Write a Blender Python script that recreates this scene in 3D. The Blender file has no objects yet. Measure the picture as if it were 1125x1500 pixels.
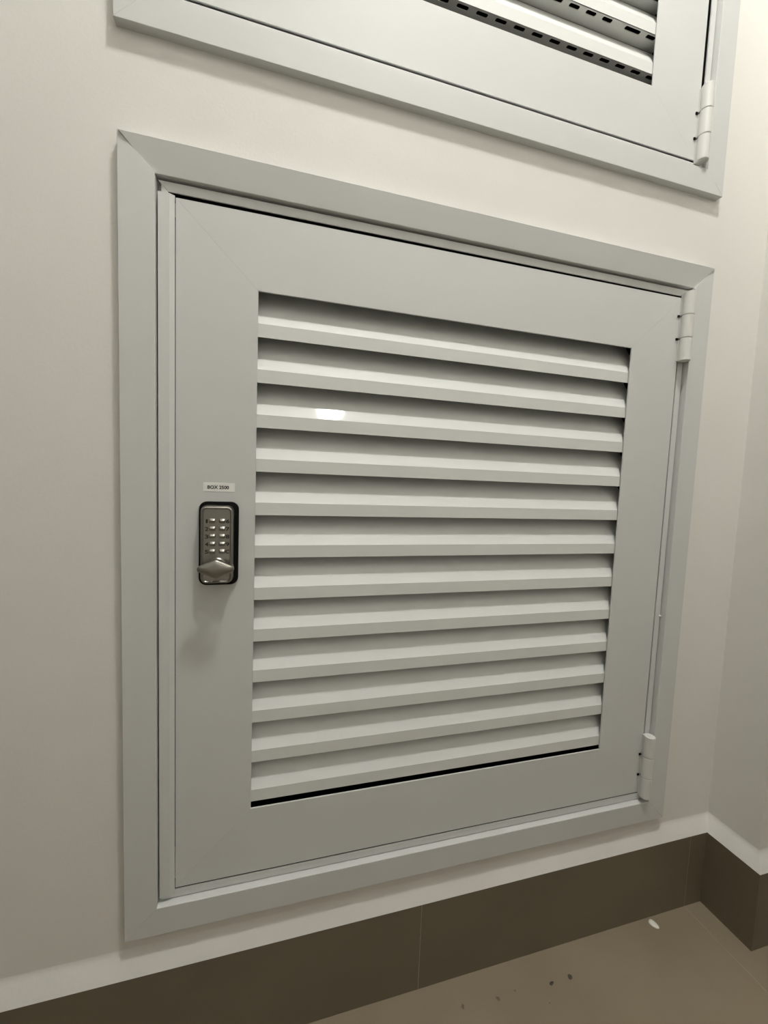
import bpy, math, random
from mathutils import Matrix, Vector

random.seed(4)
S = 1.34            # every length below is written in units of 1.34 m (skirting tiles come out at 0.6 m)
scene = bpy.context.scene
COL = scene.collection

# ------------------------------------------------------------------ camera
CAM_POS = (0.1358 * S, -0.4636 * S, 0.4929 * S)
CAM_AXES = ((0.96239503, -0.01641335, -0.27115754),
            (-0.26893608, 0.08327497, -0.95955128),
            (0.03833008, 0.99639143, 0.07572927))
cam_data = bpy.data.cameras.new('camera')
cam = bpy.data.objects.new('camera', cam_data)
COL.objects.link(cam)
mw = Matrix(CAM_AXES).to_4x4()
mw.translation = Vector(CAM_POS)
cam.matrix_world = mw
cam_data.sensor_fit = 'VERTICAL'
cam_data.sensor_height = 36.0
cam_data.lens = 611.265 / 1500.0 * 36.0
cam_data.clip_start = 0.01
scene.camera = cam

# ------------------------------------------------------------------ world, exposure
world = bpy.data.worlds.new('world')
scene.world = world
world.use_nodes = True
world.node_tree.nodes['Background'].inputs[0].default_value = (0, 0, 0, 1)
world.node_tree.nodes['Background'].inputs[1].default_value = 0.0
scene.view_settings.view_transform = 'Standard'
scene.view_settings.look = 'None'
scene.view_settings.gamma = 1.0
scene.view_settings.use_curve_mapping = False
scene.view_settings.exposure = 0.0
LAMP_POS = (0.387, -0.42, 1.8)
LAMP_RADIUS = 0.052
LAMP_STRENGTH = 322.0
LAMP_COLOUR = (1.0, 0.992, 0.957)


# ------------------------------------------------------------------ materials
def new_mat(name):
    m = bpy.data.materials.new(name)
    m.use_nodes = True
    nt = m.node_tree
    return m, nt, nt.nodes['Principled BSDF']


def surface(name, colour, rough, metallic=0.0, spec=0.5, noise_scale=8.0, vary=0.04, bump=0.0,
            bump_scale=300.0, stretch=None, rough_vary=0.0, coat=0.0):
    """Procedural surface: colour drifting a little with noise, fine relief, varying gloss."""
    m, nt, b = new_mat(name)
    N, L = nt.nodes, nt.links
    tc = N.new('ShaderNodeTexCoord')
    mp = N.new('ShaderNodeMapping')
    if stretch:
        mp.inputs['Scale'].default_value = stretch
    L.new(tc.outputs['Object'], mp.inputs['Vector'])
    n = N.new('ShaderNodeTexNoise')
    n.inputs['Scale'].default_value = noise_scale
    n.inputs['Detail'].default_value = 4
    L.new(mp.outputs[0], n.inputs['Vector'])
    r = N.new('ShaderNodeValToRGB')
    r.color_ramp.elements[0].position = 0.3
    r.color_ramp.elements[1].position = 0.7
    r.color_ramp.elements[0].color = (*[c * (1 - vary) for c in colour], 1)
    r.color_ramp.elements[1].color = (*[min(1, c * (1 + vary)) for c in colour], 1)
    L.new(n.outputs['Fac'], r.inputs['Fac'])
    L.new(r.outputs['Color'], b.inputs['Base Color'])
    b.inputs['Metallic'].default_value = metallic
    b.inputs['Roughness'].default_value = rough
    b.inputs['Specular IOR Level'].default_value = spec
    if coat:
        b.inputs['Coat Weight'].default_value = coat
        b.inputs['Coat Roughness'].default_value = 0.05
    if rough_vary:
        mr = N.new('ShaderNodeMapRange')
        mr.inputs['To Min'].default_value = max(0.02, rough - rough_vary)
        mr.inputs['To Max'].default_value = rough + rough_vary
        L.new(n.outputs['Fac'], mr.inputs['Value'])
        L.new(mr.outputs[0], b.inputs['Roughness'])
    if bump:
        n2 = N.new('ShaderNodeTexNoise')
        n2.inputs['Scale'].default_value = bump_scale
        n2.inputs['Detail'].default_value = 3
        L.new(mp.outputs[0], n2.inputs['Vector'])
        bp = N.new('ShaderNodeBump')
        bp.inputs['Strength'].default_value = bump
        bp.inputs['Distance'].default_value = 0.001
        L.new(n2.outputs['Fac'], bp.inputs['Height'])
        L.new(bp.outputs[0], b.inputs['Normal'])
    return m


M_WALL = surface('wall_paint', (0.80, 0.782, 0.738), 0.55, vary=0.012, bump=0.12, bump_scale=260, spec=0.3)
M_CEIL = surface('ceiling_paint', (0.80, 0.79, 0.76), 0.8, vary=0.01, spec=0.2)
M_PLASTER = surface('plaster_fillet', (0.80, 0.782, 0.738), 0.6, vary=0.03, bump=0.3, bump_scale=150, spec=0.3)
M_COAT = surface('powder_coat', (0.66, 0.664, 0.648), 0.6, coat=0.12, vary=0.012, bump=0.06, bump_scale=500, rough_vary=0.05)
M_SLAT = surface('louvre_coat', (0.755, 0.765, 0.742), 0.6, coat=0.4, vary=0.012, bump=0.05, bump_scale=60,
                 stretch=(0.06, 1, 1), rough_vary=0.03)
M_HINGE = surface('hinge_coat', (0.72, 0.71, 0.68), 0.4, vary=0.02)
M_SKIRT = surface('skirting_tile', (0.158, 0.131, 0.086), 0.42, vary=0.06, noise_scale=5, bump=0.05, bump_scale=120)
M_GROUT = surface('grout', (0.40, 0.35, 0.27), 0.85, vary=0.08, noise_scale=40)
M_METAL = surface('satin_nickel', (0.34, 0.325, 0.295), 0.36, metallic=1.0, vary=0.04, bump=0.05, bump_scale=200,
                  stretch=(1, 1, 0.1))
M_RUBBER_SHADE = surface('black_rubber_and_shade', (0.005, 0.005, 0.005), 0.75, spec=0.15, vary=0.1)  # rubber of the lock gasket, also black painted for gap and slit shade
M_INK = surface('black_ink', (0.012, 0.012, 0.012), 0.6, vary=0.1)
M_STICKER = surface('label_tape', (0.90, 0.895, 0.85), 0.4, vary=0.01)
M_INSIDE_SHADE = surface('cupboard_inside_shade', (0.012, 0.012, 0.011), 0.9, vary=0.1)
M_CHIP = surface('white_chip', (0.82, 0.80, 0.72), 0.6, vary=0.05)
M_FAINT = surface('faint_dirt', (0.17, 0.138, 0.092), 0.7, vary=0.2, noise_scale=300)
M_DIRT = surface('brown_dirt', (0.07, 0.058, 0.04), 0.8, vary=0.3, noise_scale=200)


def floor_material():
    m, nt, b = new_mat('floor_tile')
    N, L = nt.nodes, nt.links
    tc = N.new('ShaderNodeTexCoord')
    n = N.new('ShaderNodeTexNoise')
    n.inputs['Scale'].default_value = 5
    n.inputs['Detail'].default_value = 6
    L.new(tc.outputs['Object'], n.inputs['Vector'])
    r = N.new('ShaderNodeValToRGB')
    r.color_ramp.elements[0].position = 0.3
    r.color_ramp.elements[1].position = 0.72
    r.color_ramp.elements[0].color = (0.245, 0.198, 0.134, 1)
    r.color_ramp.elements[1].color = (0.292, 0.241, 0.168, 1)
    L.new(n.outputs['Fac'], r.inputs['Fac'])
    # faint scuffed patches
    n2 = N.new('ShaderNodeTexNoise')
    n2.inputs['Scale'].default_value = 24
    n2.inputs['Detail'].default_value = 8
    n2.inputs['Roughness'].default_value = 0.7
    L.new(tc.outputs['Object'], n2.inputs['Vector'])
    r2 = N.new('ShaderNodeValToRGB')
    r2.color_ramp.elements[0].position = 0.62
    r2.color_ramp.elements[1].position = 0.74
    r2.color_ramp.elements[0].color = (0, 0, 0, 1)
    r2.color_ramp.elements[1].color = (0.3, 0.3, 0.3, 1)
    L.new(n2.outputs['Fac'], r2.inputs['Fac'])
    mx = N.new('ShaderNodeMix')
    mx.data_type = 'RGBA'
    L.new(r2.outputs['Color'], mx.inputs['Factor'])
    L.new(r.outputs['Color'], mx.inputs['A'])
    mx.inputs['B'].default_value = (0.16, 0.132, 0.095, 1)
    L.new(mx.outputs['Result'], b.inputs['Base Color'])
    b.inputs['Roughness'].default_value = 0.45
    return m


M_FLOOR = floor_material()


def lamp_material(strength):
    m, nt, b = new_mat('lamp_diffuser')
    b.inputs['Base Color'].default_value = (0.8, 0.8, 0.78, 1)
    b.inputs['Emission Color'].default_value = (*LAMP_COLOUR, 1)
    b.inputs['Emission Strength'].default_value = strength
    return m




# ------------------------------------------------------------------ helpers
def mesh(name, verts, faces, mat, smooth=False):
    me = bpy.data.meshes.new(name)
    me.from_pydata([(x * S, y * S, z * S) for x, y, z in verts], [], faces)
    me.validate()
    import bmesh
    bm = bmesh.new()
    bm.from_mesh(me)
    bmesh.ops.remove_doubles(bm, verts=bm.verts, dist=1e-6)
    bmesh.ops.recalc_face_normals(bm, faces=bm.faces)
    bm.to_mesh(me)
    bm.free()
    me.materials.append(mat)
    if smooth:
        for p in me.polygons:
            p.use_smooth = True
    return me


WORLD = {}


def link(name, data, parent=None, loc=(0, 0, 0)):
    """loc is the object's place in the room; children are stored relative to their parent."""
    o = bpy.data.objects.new(name, data)
    COL.objects.link(o)
    WORLD[o] = Vector(loc)
    base = Vector((0, 0, 0))
    if parent is not None:
        o.parent = parent
        base = WORLD[parent]
    o.location = (Vector(loc) - base) * S
    return o


def obj(name, vf, mat, parent=None, loc=(0, 0, 0), smooth=False, label=None):
    """vf holds vertices in room coordinates; they are stored about loc."""
    v, f = vf
    v = [(a - loc[0], b - loc[1], c - loc[2]) for a, b, c in v]
    o = link(name, mesh(name, v, f, mat, smooth), parent, loc)
    if label:
        o['label'] = label
    return o


def tag(o, label=None, cat=None, group=None, kind=None):
    if label:
        o['label'] = label
    if cat:
        o['category'] = cat
    if group:
        o['group'] = group
    if kind:
        o['kind'] = kind
    return o


def join(*parts):
    V, F = [], []
    for v, f in parts:
        k = len(V)
        V += list(v)
        F += [tuple(i + k for i in q) for q in f]
    return V, F


def box(x0, x1, y0, y1, z0, z1):
    v = [(x, y, z) for z in (z0, z1) for y in (y0, y1) for x in (x0, x1)]
    f = [(0, 1, 3, 2), (4, 6, 7, 5), (0, 4, 5, 1), (2, 3, 7, 6), (0, 2, 6, 4), (1, 5, 7, 3)]
    return v, f


def soft_box(x0, x1, y0, y1, z0, z1, r):
    """box with chamfered edges on its -y face"""
    rings = [(0, y1), (0, y0 + r), (r, y0)]
    V, F = [], []
    for i, y in rings:
        V += [(x0 + i, y, z0 + i), (x1 - i, y, z0 + i), (x1 - i, y, z1 - i), (x0 + i, y, z1 - i)]
    for k in range(2):
        for a in range(4):
            b = (a + 1) % 4
            F.append((4 * k + a, 4 * k + b, 4 * k + 4 + b, 4 * k + 4 + a))
    F += [(0, 1, 2, 3), (8, 9, 10, 11)]
    return V, F


def extrude(poly, axis, a, b):
    """closed polygon extruded along an axis: poly holds the two other coordinates in order"""
    def p(q, t):
        return {'x': (t, q[0], q[1]), 'y': (q[0], t, q[1]), 'z': (q[0], q[1], t)}[axis]
    n = len(poly)
    V = [p(q, a) for q in poly] + [p(q, b) for q in poly]
    F = [(i, (i + 1) % n, n + (i + 1) % n, n + i) for i in range(n)]
    F += [tuple(range(n)), tuple(range(n, 2 * n))]
    return V, F


def mitred(outer, inner, side, prof, gap=0.00012):
    """One member of a mitred frame. outer/inner: corners TL TR BR BL as (x,z);
    prof: closed list of (fraction from outer to inner, y)."""
    order = {'top': (0, 1), 'right': (1, 2), 'bottom': (2, 3), 'left': (3, 0)}[side]
    V = []
    for c, sgn in ((order[0], 1), (order[1], -1)):
        o, i = Vector(outer[c]), Vector(inner[c])
        a = Vector(outer[order[0]])
        b = Vector(outer[order[1]])
        d = (b - a).normalized() * gap * sgn
        for u, y in prof:
            q = o + (i - o) * u + d
            V.append((q.x, y, q.y))
    n = len(prof)
    F = [(k, (k + 1) % n, n + (k + 1) % n, n + k) for k in range(n)]
    F += [tuple(range(n)), tuple(range(n, 2 * n))]
    return V, F


def rounded(cx, cz, w, h, r, n=6):
    pts = []
    for k, (sx, sz) in enumerate(((1, 1), (-1, 1), (-1, -1), (1, -1))):
        for i in range(n + 1):
            a = math.pi / 2 * (k + i / n)
            pts.append((cx + sx * (w / 2 - r) + r * math.cos(a), cz + sz * (h / 2 - r) + r * math.sin(a)))
    return pts


def rings(rs, cap_first=True, cap_last=True):
    """stack of equal loops [(points(x,z), y), ...]"""
    V, F = [], []
    n = len(rs[0][0])
    for pts, y in rs:
        V += [(x, y, z) for x, z in pts]
    for k in range(len(rs) - 1):
        for i in range(n):
            j = (i + 1) % n
            F.append((k * n + i, k * n + j, (k + 1) * n + j, (k + 1) * n + i))
    if cap_first:
        F.append(tuple(range(n)))
    if cap_last:
        F.append(tuple(range((len(rs) - 1) * n, len(rs) * n)))
    return V, F


def lathe(profile, axis, c, n=28):
    """profile of (radius, height) turned about an axis through c"""
    V, F = [], []
    for r, h in profile:
        for i in range(n):
            a = 2 * math.pi * i / n
            p, q = r * math.cos(a), r * math.sin(a)
            V.append({'z': (c[0] + p, c[1] + q, c[2] + h), 'y': (c[0] + p, c[1] + h, c[2] + q)}[axis])
    for k in range(len(profile) - 1):
        for i in range(n):
            j = (i + 1) % n
            F.append((k * n + i, k * n + j, (k + 1) * n + j, (k + 1) * n + i))
    F += [tuple(range(n)), tuple(range((len(profile) - 1) * n, len(profile) * n))]
    return V, F


def shade_auto(o, angle=35):
    me = o.data
    for p in me.polygons:
        p.use_smooth = True
    me.set_sharp_from_angle(angle=math.radians(angle))
    return o


def text(name, body, width, height, cx, cz, y, mat, parent, thick=0.00012):
    """flat print standing upright, facing the room"""
    cu = bpy.data.curves.new(name, 'FONT')
    cu.body = body
    cu.align_x = 'CENTER'
    cu.align_y = 'CENTER'
    cu.resolution_u = 4
    cu.offset = 0.03
    t = bpy.data.objects.new(name, cu)
    COL.objects.link(t)
    bpy.context.view_layer.update()
    me = bpy.data.meshes.new_from_object(t.evaluated_get(bpy.context.evaluated_depsgraph_get()))
    bpy.data.objects.remove(t)
    bpy.data.curves.remove(cu)
    xs = [v.co.x for v in me.vertices]
    ys = [v.co.y for v in me.vertices]
    sx = width / (max(xs) - min(xs))
    sy = height / (max(ys) - min(ys))
    mx, my = (max(xs) + min(xs)) / 2, (max(ys) + min(ys)) / 2
    v = [(cx + (p.co.x - mx) * sx, y, cz + (p.co.y - my) * sy) for p in me.vertices]
    f = [tuple(p.vertices) for p in me.polygons]
    bpy.data.meshes.remove(me)
    return obj(name, (v, f), mat, parent, loc=(cx, y, cz))


# ------------------------------------------------------------------ the room
FLOOR_Z, SK_TOP = -0.1598, -0.0420
SK_Y = -0.0100                   # face of the skirting tiles on the front wall
WR = 0.827                       # right-hand return
PIER_Y = -0.0723
CEIL_Z = 1.84
XL, XR, YB = -2.4, 2.4, -0.86
TH = 0.08

LOW = dict(x0=0.0, x1=0.7216, z0=0.0, z1=0.80)
UPP = dict(x0=-0.0021, x1=0.7231, z0=0.8928, z1=1.6950)
HOLES = [(q['x0'] + 0.02, q['x1'] - 0.02, q['z0'] + 0.02, q['z1'] - 0.02) for q in (LOW, UPP)]


def holed_wall():
    xs = sorted({XL - TH, XR + TH, *[h[0] for h in HOLES], *[h[1] for h in HOLES]})
    zs = sorted({FLOOR_Z, CEIL_Z, *[h[2] for h in HOLES], *[h[3] for h in HOLES]})
    parts = []
    def solid(i, k):
        if i < 0 or k < 0 or i >= len(xs) - 1 or k >= len(zs) - 1:
            return False
        cx, cz = (xs[i] + xs[i + 1]) / 2, (zs[k] + zs[k + 1]) / 2
        return not any(h[0] < cx < h[1] and h[2] < cz < h[3] for h in HOLES)
    V, F = [], []
    def quad(*p):
        k = len(V)
        V.extend(p)
        F.append((k, k + 1, k + 2, k + 3))
    for i in range(len(xs) - 1):
        for k in range(len(zs) - 1):
            if not solid(i, k):
                continue
            a, b, c, d = xs[i], xs[i + 1], zs[k], zs[k + 1]
            quad((a, 0, c), (b, 0, c), (b, 0, d), (a, 0, d))
            quad((a, TH, c), (b, TH, c), (b, TH, d), (a, TH, d))
            if not solid(i - 1, k): quad((a, 0, c), (a, TH, c), (a, TH, d), (a, 0, d))
            if not solid(i + 1, k): quad((b, 0, c), (b, TH, c), (b, TH, d), (b, 0, d))
            if not solid(i, k - 1): quad((a, 0, c), (b, 0, c), (b, TH, c), (a, TH, c))
            if not solid(i, k + 1): quad((a, 0, d), (b, 0, d), (b, TH, d), (a, TH, d))
    return V, F


wall = tag(obj('wall_front', holed_wall(), M_WALL), 'off white painted wall holding both louvred doors', kind='structure')
for h in HOLES:                   # cupboard space behind each door, its shade painted as near-black colour
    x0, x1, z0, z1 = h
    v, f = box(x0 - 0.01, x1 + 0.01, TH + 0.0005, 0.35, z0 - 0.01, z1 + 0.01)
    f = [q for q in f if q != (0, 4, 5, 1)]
    o = obj('cupboard_recess', (v, f), M_INSIDE_SHADE, wall)
tag(obj('wall_right', extrude([(WR, 0), (WR, PIER_Y), (XR, PIER_Y), (XR, 0)], 'z', FLOOR_Z, CEIL_Z), M_WALL),
    'narrow white wall return at the right corner', kind='structure')
tag(obj('wall_side', box(XR, XR + TH, YB, 0, FLOOR_Z, CEIL_Z), M_WALL), 'white side wall right of the pier', kind='structure')
tag(obj('wall_left', box(XL - TH, XL, YB, 0, FLOOR_Z, CEIL_Z), M_WALL), 'white wall closing the left side', kind='structure')
tag(obj('wall_back', box(XL - TH, XR + TH, YB - TH, YB, FLOOR_Z, CEIL_Z), M_WALL), 'white wall behind the camera', kind='structure')
tag(obj('ceiling', box(XL - TH, XR + TH, YB - TH, TH, CEIL_Z, CEIL_Z + TH), M_CEIL), 'white ceiling above the louvred doors', kind='structure')

# floor: grout bed with tiles laid on it
floor = tag(obj('floor', box(XL - TH, XR + TH, YB - TH, TH, FLOOR_Z - TH, FLOOR_Z - 0.0003), M_GROUT),
            'brown grey tiled floor', kind='structure')
PITCH, J = 0.4477, 0.0008
jx = [XL] + sorted(0.7817 + 2 * PITCH * k for k in range(-3, 2)) + [XR]
jy = [0.0] + [SK_Y - PITCH * k for k in range(1, 2)] + [YB]
for a, b in zip(jx, jx[1:]):
    for c, d in zip(jy, jy[1:]):
        if b - a < 0.01:
            continue
        obj('tile', soft_top := (lambda x0, x1, y0, y1: join(
            ([(x0, y0, FLOOR_Z - 0.004), (x1, y0, FLOOR_Z - 0.004), (x1, y1, FLOOR_Z - 0.004), (x0, y1, FLOOR_Z - 0.004),
              (x0, y0, FLOOR_Z - 0.0002), (x1, y0, FLOOR_Z - 0.0002), (x1, y1, FLOOR_Z - 0.0002), (x0, y1, FLOOR_Z - 0.0002),
              (x0 + .0002, y0 + .0002, FLOOR_Z), (x1 - .0002, y0 + .0002, FLOOR_Z),
              (x1 - .0002, y1 - .0002, FLOOR_Z), (x0 + .0002, y1 - .0002, FLOOR_Z)],
             [(0, 1, 5, 4), (1, 2, 6, 5), (2, 3, 7, 6), (3, 0, 4, 7), (4, 5, 9, 8), (5, 6, 10, 9), (6, 7, 11, 10),
              (7, 4, 8, 11), (8, 9, 10, 11)])))(a + J / 2, b - J / 2, d + J / 2, c - J / 2),
            M_FLOOR, floor, loc=(a, d, FLOOR_Z))


# skirting tiles on a grout backing
def skirting(name, label, runs):
    """runs: (axis, face coordinate, wall coordinate, [joints]) """
    base = None
    for ax, face, back, joints in runs:
        s = 0.00015 if back > face else -0.00015
        lo, hi = joints[0], joints[-1]
        def vol(a, b, f, z1):
            p, q = min(f, back), max(f, back)
            return box(a, b, p, q, FLOOR_Z, z1) if ax == 'x' else box(p, q, a, b, FLOOR_Z, z1)
        if base is None:
            base = tag(obj(name, vol(lo + 0.0006, hi - 0.0006, face + s, SK_TOP - 0.0006), M_GROUT), label, kind='structure')
        else:
            obj('grout', vol(lo + 0.0006, hi - 0.0006, face + s, SK_TOP - 0.0006), M_GROUT, base)
        for a, b in zip(joints, joints[1:]):
            v = vol(a if a == lo else a + J / 2, b if b == hi else b - J / 2, face, SK_TOP)
            obj('tile', v, M_SKIRT, base, loc=v[0][0])
    return base


SKX = 0.8147
PIER_F = PIER_Y - 0.0115
skirting('baseboard_front', 'dark brown tile skirting under the lower louvred door',
         [('x', SK_Y, 0.0, [XL] + [0.334 + PITCH * k for k in range(-5, 2)] + [SKX])])
skirting('baseboard_right', 'dark brown tile skirting round the right corner',
         [('y', SKX, WR, [PIER_F, SK_Y]), ('x', PIER_F, PIER_Y, [WR, 1.2294, 1.677, XR])])
skirting('baseboard_left', 'dark brown tile skirting along the left wall', [('y', XL + 0.0054, XL, [YB] + [SK_Y - PITCH * k for k in range(1, -1, -1)])])
skirting('baseboard_back', 'dark brown tile skirting behind the camera', [('x', YB + 0.0054, YB, [XL + 0.006] + [0.334 + PITCH * k for k in range(-5, 5)])])

# plaster flared out on to the top of the skirting
FIL = [(0.0, -0.0175), (-0.0004, -0.0205), (-0.0018, -0.0240), (-0.0098, -0.0404), (-0.0103, -0.0420), (0.0, -0.0420)]
tag(shade_auto(obj('trim_1', extrude(FIL, 'x', XL, WR), M_PLASTER)), 'white plaster fillet on top of the front skirting', kind='structure')
path = []
for o, z in FIL:
    path.append([(WR + 1.2 * o, 0.0, z), (WR + 1.2 * o, PIER_Y + 1.15 * o, z), (XR, PIER_Y + 1.15 * o, z)])
m = len(FIL)
sv = [path[k][r] for r in range(3) for k in range(m)]
sf = [(r * m + k, r * m + (k + 1) % m, (r + 1) * m + (k + 1) % m, (r + 1) * m + k) for r in range(2) for k in range(m)]
sf += [tuple(range(m)), tuple(range(2 * m, 3 * m))]
tag(shade_auto(obj('trim_2', (sv, sf), M_PLASTER)), 'white plaster fillet wrapping the corner skirting', kind='structure')


# ------------------------------------------------------------------ ceiling lamp
def drum_light(pos, strength, label):
    t = tag(link('ceiling_light', None, None, pos), label, 'lamp')
    R, h = LAMP_RADIUS, CEIL_Z - pos[2]
    shade_auto(obj('base_ring', lathe([(R + 0.010, h), (R + 0.010, h - 0.006), (R + 0.004, h - 0.008)], 'z', pos, 48), M_STICKER, t, pos))
    shade_auto(obj('diffuser', lathe([(R, h - 0.0085), (R, 0.004), (R - 0.0015, 0.001), (R - 0.005, 0.0)], 'z', pos, 48),
                   lamp_material(strength), t, pos))


drum_light(LAMP_POS, LAMP_STRENGTH, 'round white drum light on the ceiling over the louvred doors')

# ------------------------------------------------------------------ door frames
D = 0.009            # flange stands this far off the wall
BAND = -0.001        # face of the inner stop and of the door leaf


def quad_of(q, i):
    return [(q['x0'] + i, q['z1'] - i), (q['x1'] - i, q['z1'] - i), (q['x1'] - i, q['z0'] + i), (q['x0'] + i, q['z0'] + i)]


def frame(name, q, fw, label, tilt_top):
    t = tag(link(name, None, None, (q['x0'], 0, q['z0'])), label, 'door frame')
    outer, inner = quad_of(q, 0), quad_of(q, fw)
    c = 0.0004 / fw
    for side, part in (('top', 'top_rail'), ('bottom', 'bottom_rail'), ('left', 'stile'), ('right', 'stile')):
        front = [(0, 0), (0, -D + 0.0004), (c, -D), (1 - c, -D), (1, -D + 0.0004), (1, 0.006)]
        if side == 'top' and tilt_top:      # the warped top rail leans back towards its inner edge
            front = [(0, 0), (0.05, -0.0108), (0.06, -0.0111), (0.95, -0.0111 + tilt_top), (0.963, -0.0107 + tilt_top), (0.963, 0.006)]
        groove = 1 + (0.0042 if side == 'left' else 0.0012) / fw
        prof = front + [(groove, 0.006), (groove, BAND), (1.325, BAND), (1.325, BAND + 0.0014), (1.15, BAND + 0.0014), (1.15, 0.03),
                        (0.9, 0.03), (0.9, 0.001), (0.7, 0.0)]
        gap_shade = [(1.17, 0.004), (1.46, 0.004), (1.46, 0.009), (1.17, 0.009)]  # added black strip, paints the shade in the gaps round the leaf
        obj('gap_shade', mitred(outer, inner, side, gap_shade, 0.0), M_RUBBER_SHADE, t, (q['x0'], 0, q['z0']), label='black strip painting shade into the door gap')
        obj(part, mitred(outer, inner, side, prof), M_COAT, t, (q['x0'], 0, q['z0']))
    return t


low_frame = frame('cupboard_surround', LOW, 0.0306, 'grey mitred metal frame round the whole lower louvred door above the skirting', 0.0052)
frame('cupboard_surround', UPP, 0.0290, 'grey mitred metal frame of the upper louvred door, cut off by the photo top', 0.0)


# ------------------------------------------------------------------ louvre slats
LIP, GAP, M_SLOPE = 0.0140, 0.0324, 1.66
LIP_Y = 0.0015
FL = GAP / M_SLOPE       # depth of the perforated underside


def slat_mesh(name, w, slots):
    """pressed louvre: upright lip, blade sloping up and back, perforated flange underneath.
    Local origin: left end, lip face, lip bottom."""
    th = 0.0009
    bt = FL - 0.0003 if slots else 0.0270      # the plain slats overlap with open gaps behind
    prof = [(th, 0.0), (0, 0.0), (0, LIP - 0.0004), (0.0003, LIP), (bt, LIP + bt * M_SLOPE),
            (bt + th, LIP + bt * M_SLOPE - 0.0003), (th, LIP - 0.0010)]
    V, F = extrude(prof, 'x', 0.0, w)
    if not slots:
        return mesh(name, V, F, M_SLAT)
    # flange with slots, between y=0 and y=FL at z=0
    sy0, sy1 = 0.0024, 0.0070
    x = 0.0
    slots = sorted(slots)
    edges = [0.0] + [(slots[i][1] + slots[i + 1][0]) / 2 for i in range(len(slots) - 1)] + [w]
    def add(pts, faces):
        k = len(V)
        V.extend(pts)
        F.extend(tuple(i + k for i in f) for f in faces)
    n = 3
    for (a, b), (c0, c1) in zip(zip(edges, edges[1:]), slots):
        c0, c1 = max(c0, a + 0.0006), min(c1, b - 0.0006)
        loop = rounded((c0 + c1) / 2, (sy0 + sy1) / 2, c1 - c0, sy1 - sy0, 0.0019, n)
        corner = [(b, FL), (a, FL), (a, 0.0), (b, 0.0)]
        pts = [(p, q, 0.0) for p, q in corner] + [(p, q, 0.0) for p, q in loop] + [(p, q, th) for p, q in loop]
        m = n + 1
        faces = []
        for k in range(4):
            s = 4 + k * m
            for i in range(n):
                faces.append((k, s + i, s + i + 1))
            e = 4 + ((k + 1) % 4) * m
            faces.append((k, s + n, e, (k + 1) % 4))
        tot = 4 * m
        for i in range(tot):
            j = (i + 1) % tot
            faces.append((4 + i, 4 + j, 4 + tot + j, 4 + tot + i))
        add(pts, faces)
    return mesh(name, V, F, M_SLAT)


def slot_row(x0, w, special=None):
    out = []
    k = -40
    while k < 60:
        c = 0.5058 + 0.0241 * k
        a, b = c - 0.0071 - x0, c + 0.0071 - x0
        if b > 0.004 and a < w - 0.003:
            out.append((max(a, 0.002), min(b, w - 0.001)))
        k += 1
    return out


# ------------------------------------------------------------------ hinges
def hinge(parent, x, y, z0, z1):
    r = 0.0074
    n = 3
    h = (z1 - z0) / n
    root = None
    for k in range(n):
        a, b = z0 + h * k + 0.0002, z0 + h * (k + 1) - 0.0002
        prof = [(r * 0.9, 0), (r, 0.0006), (r, b - a - 0.0006), (r * 0.9, b - a)]
        v = lathe(prof, 'z', (x, y, a), 24)
        if root is None:
            root = shade_auto(obj('hinge', v, M_HINGE, parent, (x, y, z0)))
        else:
            shade_auto(obj('knuckle', v, M_HINGE, root, (x, y, a)))
    shade_auto(obj('pin', lathe([(r * 0.55, 0), (r * 0.55, z1 - z0 + 0.0006)], 'z', (x, y, z0 - 0.0003), 16), M_HINGE, root, (x, y, z0)))
    # wings folded round to the leaf, open slits between them
    for a, b in ((z0 + 0.0012, z0 + h - 0.0015), (z0 + h + 0.0015, z1 - h - 0.0015), (z1 - h + 0.0015, z1 - 0.0012)):
        obj('wing', box(x - r * 0.75, x + 0.001, y + r * 0.55, BAND - 0.0001, a, b), M_HINGE, root, (x, y, a))
    for zc in (z0 + h, z1 - h):  # solid black blocks paint the dark of the slits
        obj('slit_shade', box(x - r - 0.0020, x - r + 0.001, BAND - 0.0014, BAND + 0.001, zc - 0.0014, zc + 0.0014), M_RUBBER_SHADE, root, (x, y, zc))
    return root


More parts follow.
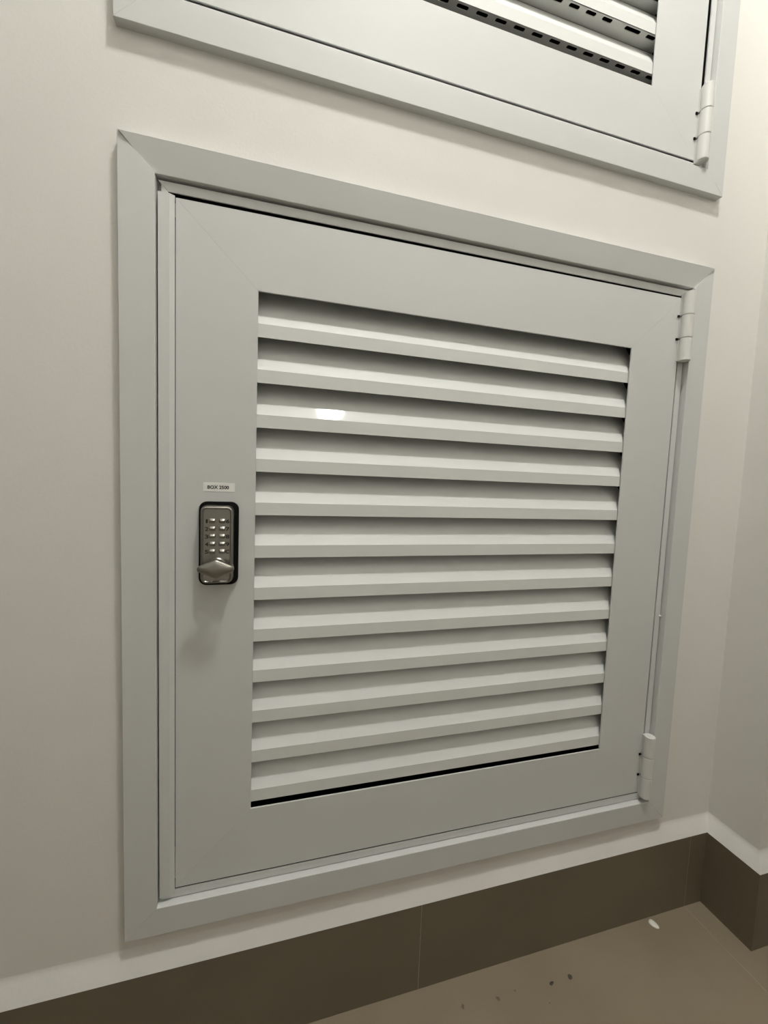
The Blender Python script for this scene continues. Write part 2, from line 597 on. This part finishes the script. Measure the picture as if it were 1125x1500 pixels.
# ------------------------------------------------------------------ louvred doors
def louvre_door(name, leaf, opening, z_first, pitch, label, slotted=False, long_slot_row=None, hinges=()):
    x0, z0 = leaf[3]
    t = tag(link(name, None, None, (x0, BAND, z0)), label, 'door')
    w = 1.0
    rail_w = 0.077
    e = 0.0003 / rail_w
    prof = [(0, BAND + 0.0003), (e, BAND), (1 - e, BAND), (1, BAND + 0.0003), (1, BAND + 0.0016), (0.14, BAND + 0.0016), (0.14, 0.024), (0.10, 0.024), (0.10, BAND + 0.0016), (0, BAND + 0.0016)]
    for side, part in (('top', 'top_rail'), ('bottom', 'bottom_rail'), ('left', 'lock_stile'), ('right', 'hinge_stile')):
        obj(part, mitred(leaf, opening, side, prof, 0.00006), M_COAT, t, (x0, BAND, z0))
    # raised meeting strip down the lock side
    sx0, sx1 = x0 - 0.0149, x0 - 0.0004
    strip = [(sx0, -0.0012), (sx0, -0.0037), (sx0 + 0.0003, -0.004), (sx1 - 0.0044, -0.004), (sx1 - 0.0003, -0.0016), (sx1, -0.0012)]
    zb, zt = z0 - 0.0058, leaf[0][1] + 0.0011
    obj('meeting_strip', extrude(strip, 'z', zb, zt), M_COAT, t, (sx0, 0, zb))
    # slats
    sx = opening[0][0] - 0.0060
    w = opening[1][0] - sx + 0.0170
    me = slat_mesh('slat', w, slot_row(sx, w) if slotted else [])
    n = 12
    for i in range(n + 1):        # the topmost one hides its lip behind the top rail
        d = me
        if long_slot_row == i:
            row = [s for s in slot_row(sx, w) if s[1] + sx < 0.552]
            row += [(0.5571 - sx, 0.5806 - sx), (0.5906 - sx, 0.6047 - sx)]
            d = slat_mesh('slat', w, row)
        link('slat', d, t, (sx, LIP_Y, z_first + i * pitch))
    for z_a, z_b in hinges:
        hinge(t, 0.6825, -0.0085, z_a, z_b)
    return t


low_leaf = [(0.047, 0.7555), (0.6793, 0.7570), (0.6793, 0.0425), (0.047, 0.0425)]
low_open = [(0.1243, 0.6807), (0.6003, 0.6810), (0.6005, 0.1206), (0.1243, 0.1194)]
low_door = louvre_door('louvred_cupboard_door', low_leaf, low_open, 0.1258, 0.04639,
                       'lower grey louvred cupboard door with keypad lock and twelve slats',
                       hinges=((0.671, 0.7623), (0.0395, 0.1345)))
dz = 0.8935
upp_leaf = [(0.0455, 1.652), (0.6793, 1.652), (0.6793, 0.9345), (0.0455, 0.9345)]
upp_open = [(0.1230, 1.5745), (0.5992, 1.5745), (0.5992, 1.0062), (0.1230, 1.0062)]
upp_door = louvre_door('louvred_cupboard_door', upp_leaf, upp_open, 1.0218, 0.0466,
                       'upper grey louvred cupboard door with slotted slats, only its bottom showing', slotted=True, long_slot_row=1,
                       hinges=((0.9290, 1.0235), (1.555, 1.648)))


# ------------------------------------------------------------------ keypad lock and label on the lower door
def keypad_lock(door):
    cx, cz = 0.0877, 0.4206
    g = rounded(cx + 0.0010, cz + 0.0002, 0.0386, 0.0872, 0.0078, 8)
    g2 = rounded(cx + 0.0010, cz + 0.0002, 0.0374, 0.0860, 0.0072, 8)
    lock = obj('keypad_lock', rings([(rounded(cx, cz, 0.0318, 0.0805, 0.0062, 8), BAND - 0.001),
                                     (rounded(cx, cz, 0.0316, 0.0803, 0.0062, 8), BAND - 0.0085),
                                     (rounded(cx, cz, 0.0306, 0.0793, 0.0058, 8), BAND - 0.0110),
                                     (rounded(cx, cz, 0.0298, 0.0783, 0.0050, 8), BAND - 0.0126),
                                     (rounded(cx, cz, 0.0274, 0.0762, 0.0042, 8), BAND - 0.0132),
                                     (rounded(cx, cz, 0.0258, 0.0746, 0.0034, 8), BAND - 0.0128),
                                     (rounded(cx, cz, 0.0250, 0.0738, 0.0030, 8), BAND - 0.0120)]),
               M_METAL, door, (cx, BAND, cz), label='satin metal keypad lock with ten buttons and turn knob')
    shade_auto(lock, 40)
    shade_auto(obj('gasket', rings([(g, BAND + 0.0002), (g, BAND - 0.0026), (g2, BAND - 0.0034)]), M_RUBBER_SHADE, lock, (cx, BAND, cz),
                   label='black rubber gasket'))
    yf = BAND - 0.0120
    rows = [0.4453, 0.4374, 0.4296, 0.4218, 0.4141]
    for c, (bx, tx, chars) in enumerate(((0.0833, 0.0781, '12345'), (0.0927, 0.0980, '6789C'))):
        for z, ch in zip(rows, chars):
            a = rounded(bx, z, 0.0062, 0.0046, 0.0014, 4)
            b = [(p, (q if q > z else q)) for p, q in rounded(bx, z - 0.0008, 0.0054, 0.0026, 0.0010, 4)]
            v, f = rings([(a, yf + 0.0004), (a, yf - 0.0008), (b, yf - 0.0026)])
            m = len(a)
            # the button tops lean back towards the plate at their lower edge
            v = [(x, (y + 0.0011 * max(0, (z + 0.002 - zz) / 0.004) if i >= 2 * m else y), zz) for i, (x, y, zz) in enumerate(v)]
            shade_auto(obj('button', (v, f), M_METAL, lock, (bx, yf, z)), 40)
            text('digit', ch, 0.0034 if ch != '1' else 0.0019, 0.0040, tx, z - 0.0003, yf - 0.00015, M_INK, lock)
    # collar, stem and lozenge knob
    kx, kz = 0.0884, 0.3990
    shade_auto(obj('collar', lathe([(0.0085, 0.0), (0.0085, -0.0022), (0.0074, -0.0034)], 'y', (kx, yf + 0.0005, kz + 0.0005), 32), M_METAL, lock, (kx, yf, kz)))
    yk = BAND - 0.0285
    outline = []
    hw, hh, er = 0.0172, 0.0099, 0.0034
    ctr = [(-hw + er, er * 0.35), (-1.5e-3, hh), (1.5e-3, hh), (hw - er, er * 0.35)]
    # rounded hexagon: two blunt ends, shallow peaks above and below
    up = []
    for i in range(7):
        a = math.pi - math.radians(66) * i / 6
        up.append((-hw + er + er * math.cos(a), er * math.sin(a)))
    x_a, z_a = up[-1]
    for i in range(1, 8):
        s = i / 8
        up.append((x_a + (0 - x_a) * s, z_a + (hh - z_a) * s - 0.0003 * s ** 8))
    up.append((0.0, hh - 0.0004))
    half = up + [(-x, z) for x, z in reversed(up[:-1])]
    outline = half + [(x, -z) for x, z in reversed(half[1:-1])]

    def lo(s, t):
        return [(kx + x * s, kz + z * t) for x, z in outline]
    knob = obj('knob', rings([(lo(0.90, 0.86), yk + 0.0062), (lo(0.985, 0.97), yk + 0.0050), (lo(1, 1), yk + 0.0032), (lo(1, 1), yk + 0.0022),
                              (lo(0.985, 0.97), yk + 0.0008), (lo(0.93, 0.88), yk), (lo(0.5, 0.45), yk - 0.0010), (lo(0.1, 0.1), yk - 0.0013)]),
               M_METAL, lock, (kx, yk, kz))
    shade_auto(knob, 50)
    shade_auto(obj('stem', lathe([(0.0068, 0.0), (0.0052, -0.004), (0.0052, -0.0125)], 'y', (kx, yf - 0.001, kz), 24), M_METAL, lock, (kx, yf, kz)))
    return lock


keypad_lock(low_door)
st = obj('label_sticker', soft_box(0.0728, 0.1036, BAND - 0.0003, BAND + 0.0001, 0.4746, 0.4836, 0.0001), M_STICKER, low_door, (0.0882, BAND, 0.479),
         label='white printed label sticker reading BOX 2500')
text('lettering', 'BOX 2500', 0.0208, 0.0036, 0.0875, 0.4791, BAND - 0.00042, M_INK, st)

# ------------------------------------------------------------------ small things on the floor
def blob(name, x, y, rx, ry, h, rot, mat, label, cat):
    V, F = [], []
    n = 18
    for s, z in ((1.0, 0.0), (0.97, h * 0.5), (0.72, h * 0.92), (0.3, h)):
        for i in range(n):
            a = 2 * math.pi * i / n
            k = s * (1 + 0.07 * math.sin(3 * a + x * 90))
            p, q = rx * k * math.cos(a), ry * k * math.sin(a)
            V.append((x + p * math.cos(rot) - q * math.sin(rot), y + p * math.sin(rot) + q * math.cos(rot), FLOOR_Z + z))
    for k in range(3):
        for i in range(n):
            j = (i + 1) % n
            F.append((k * n + i, k * n + j, (k + 1) * n + j, (k + 1) * n + i))
    F += [tuple(range(n)), tuple(range(3 * n, 4 * n))]
    return tag(obj(name, (V, F), mat, None, (x, y, FLOOR_Z), smooth=True), label, cat)


blob('plaster_chip', 0.7088, -0.0200, 0.0074, 0.0052, 0.0020, math.radians(-75), M_CHIP,
     'small white oval chip lying on the floor beside the skirting', 'chip')
blob('dirt_speck', 0.5080, -0.0467, 0.0034, 0.0018, 0.0005, 0.3, M_DIRT, 'dark dirt speck on the floor tile, left of the two darkest', 'dirt')
blob('dirt_speck', 0.5371, -0.0464, 0.0032, 0.0028, 0.0004, 0.8, M_DIRT, 'round dark dirt speck on the floor tile, right of the two darkest', 'dirt')
for x, y, r, which in ((0.3826, -0.0405, 0.0026, 'leftmost of the faint marks'), (0.4300, -0.0440, 0.0030, 'largest of the faint marks'),
                       (0.4560, -0.0420, 0.0018, 'small one beside the largest faint mark'), (0.4920, -0.0640, 0.0012, 'tiniest one, farthest from the skirting')):
    tag(blob('dirt_speck', x, y, r, r * 0.7, 0.00025, x * 20, M_FAINT, 'faint dirt mark on the floor tile, ' + which, 'dirt'),
        group='faint dirt marks along the skirting')
obj('paint_blob', lathe([(0.0014, -0.0012), (0.0018, 0.0), (0.0010, 0.0013)], 'z', (0.6891, -0.0016, 0.3117), 12), M_CHIP, low_frame,
    (0.6891, -0.0016, 0.3117), smooth=True, label='white blob of paint')
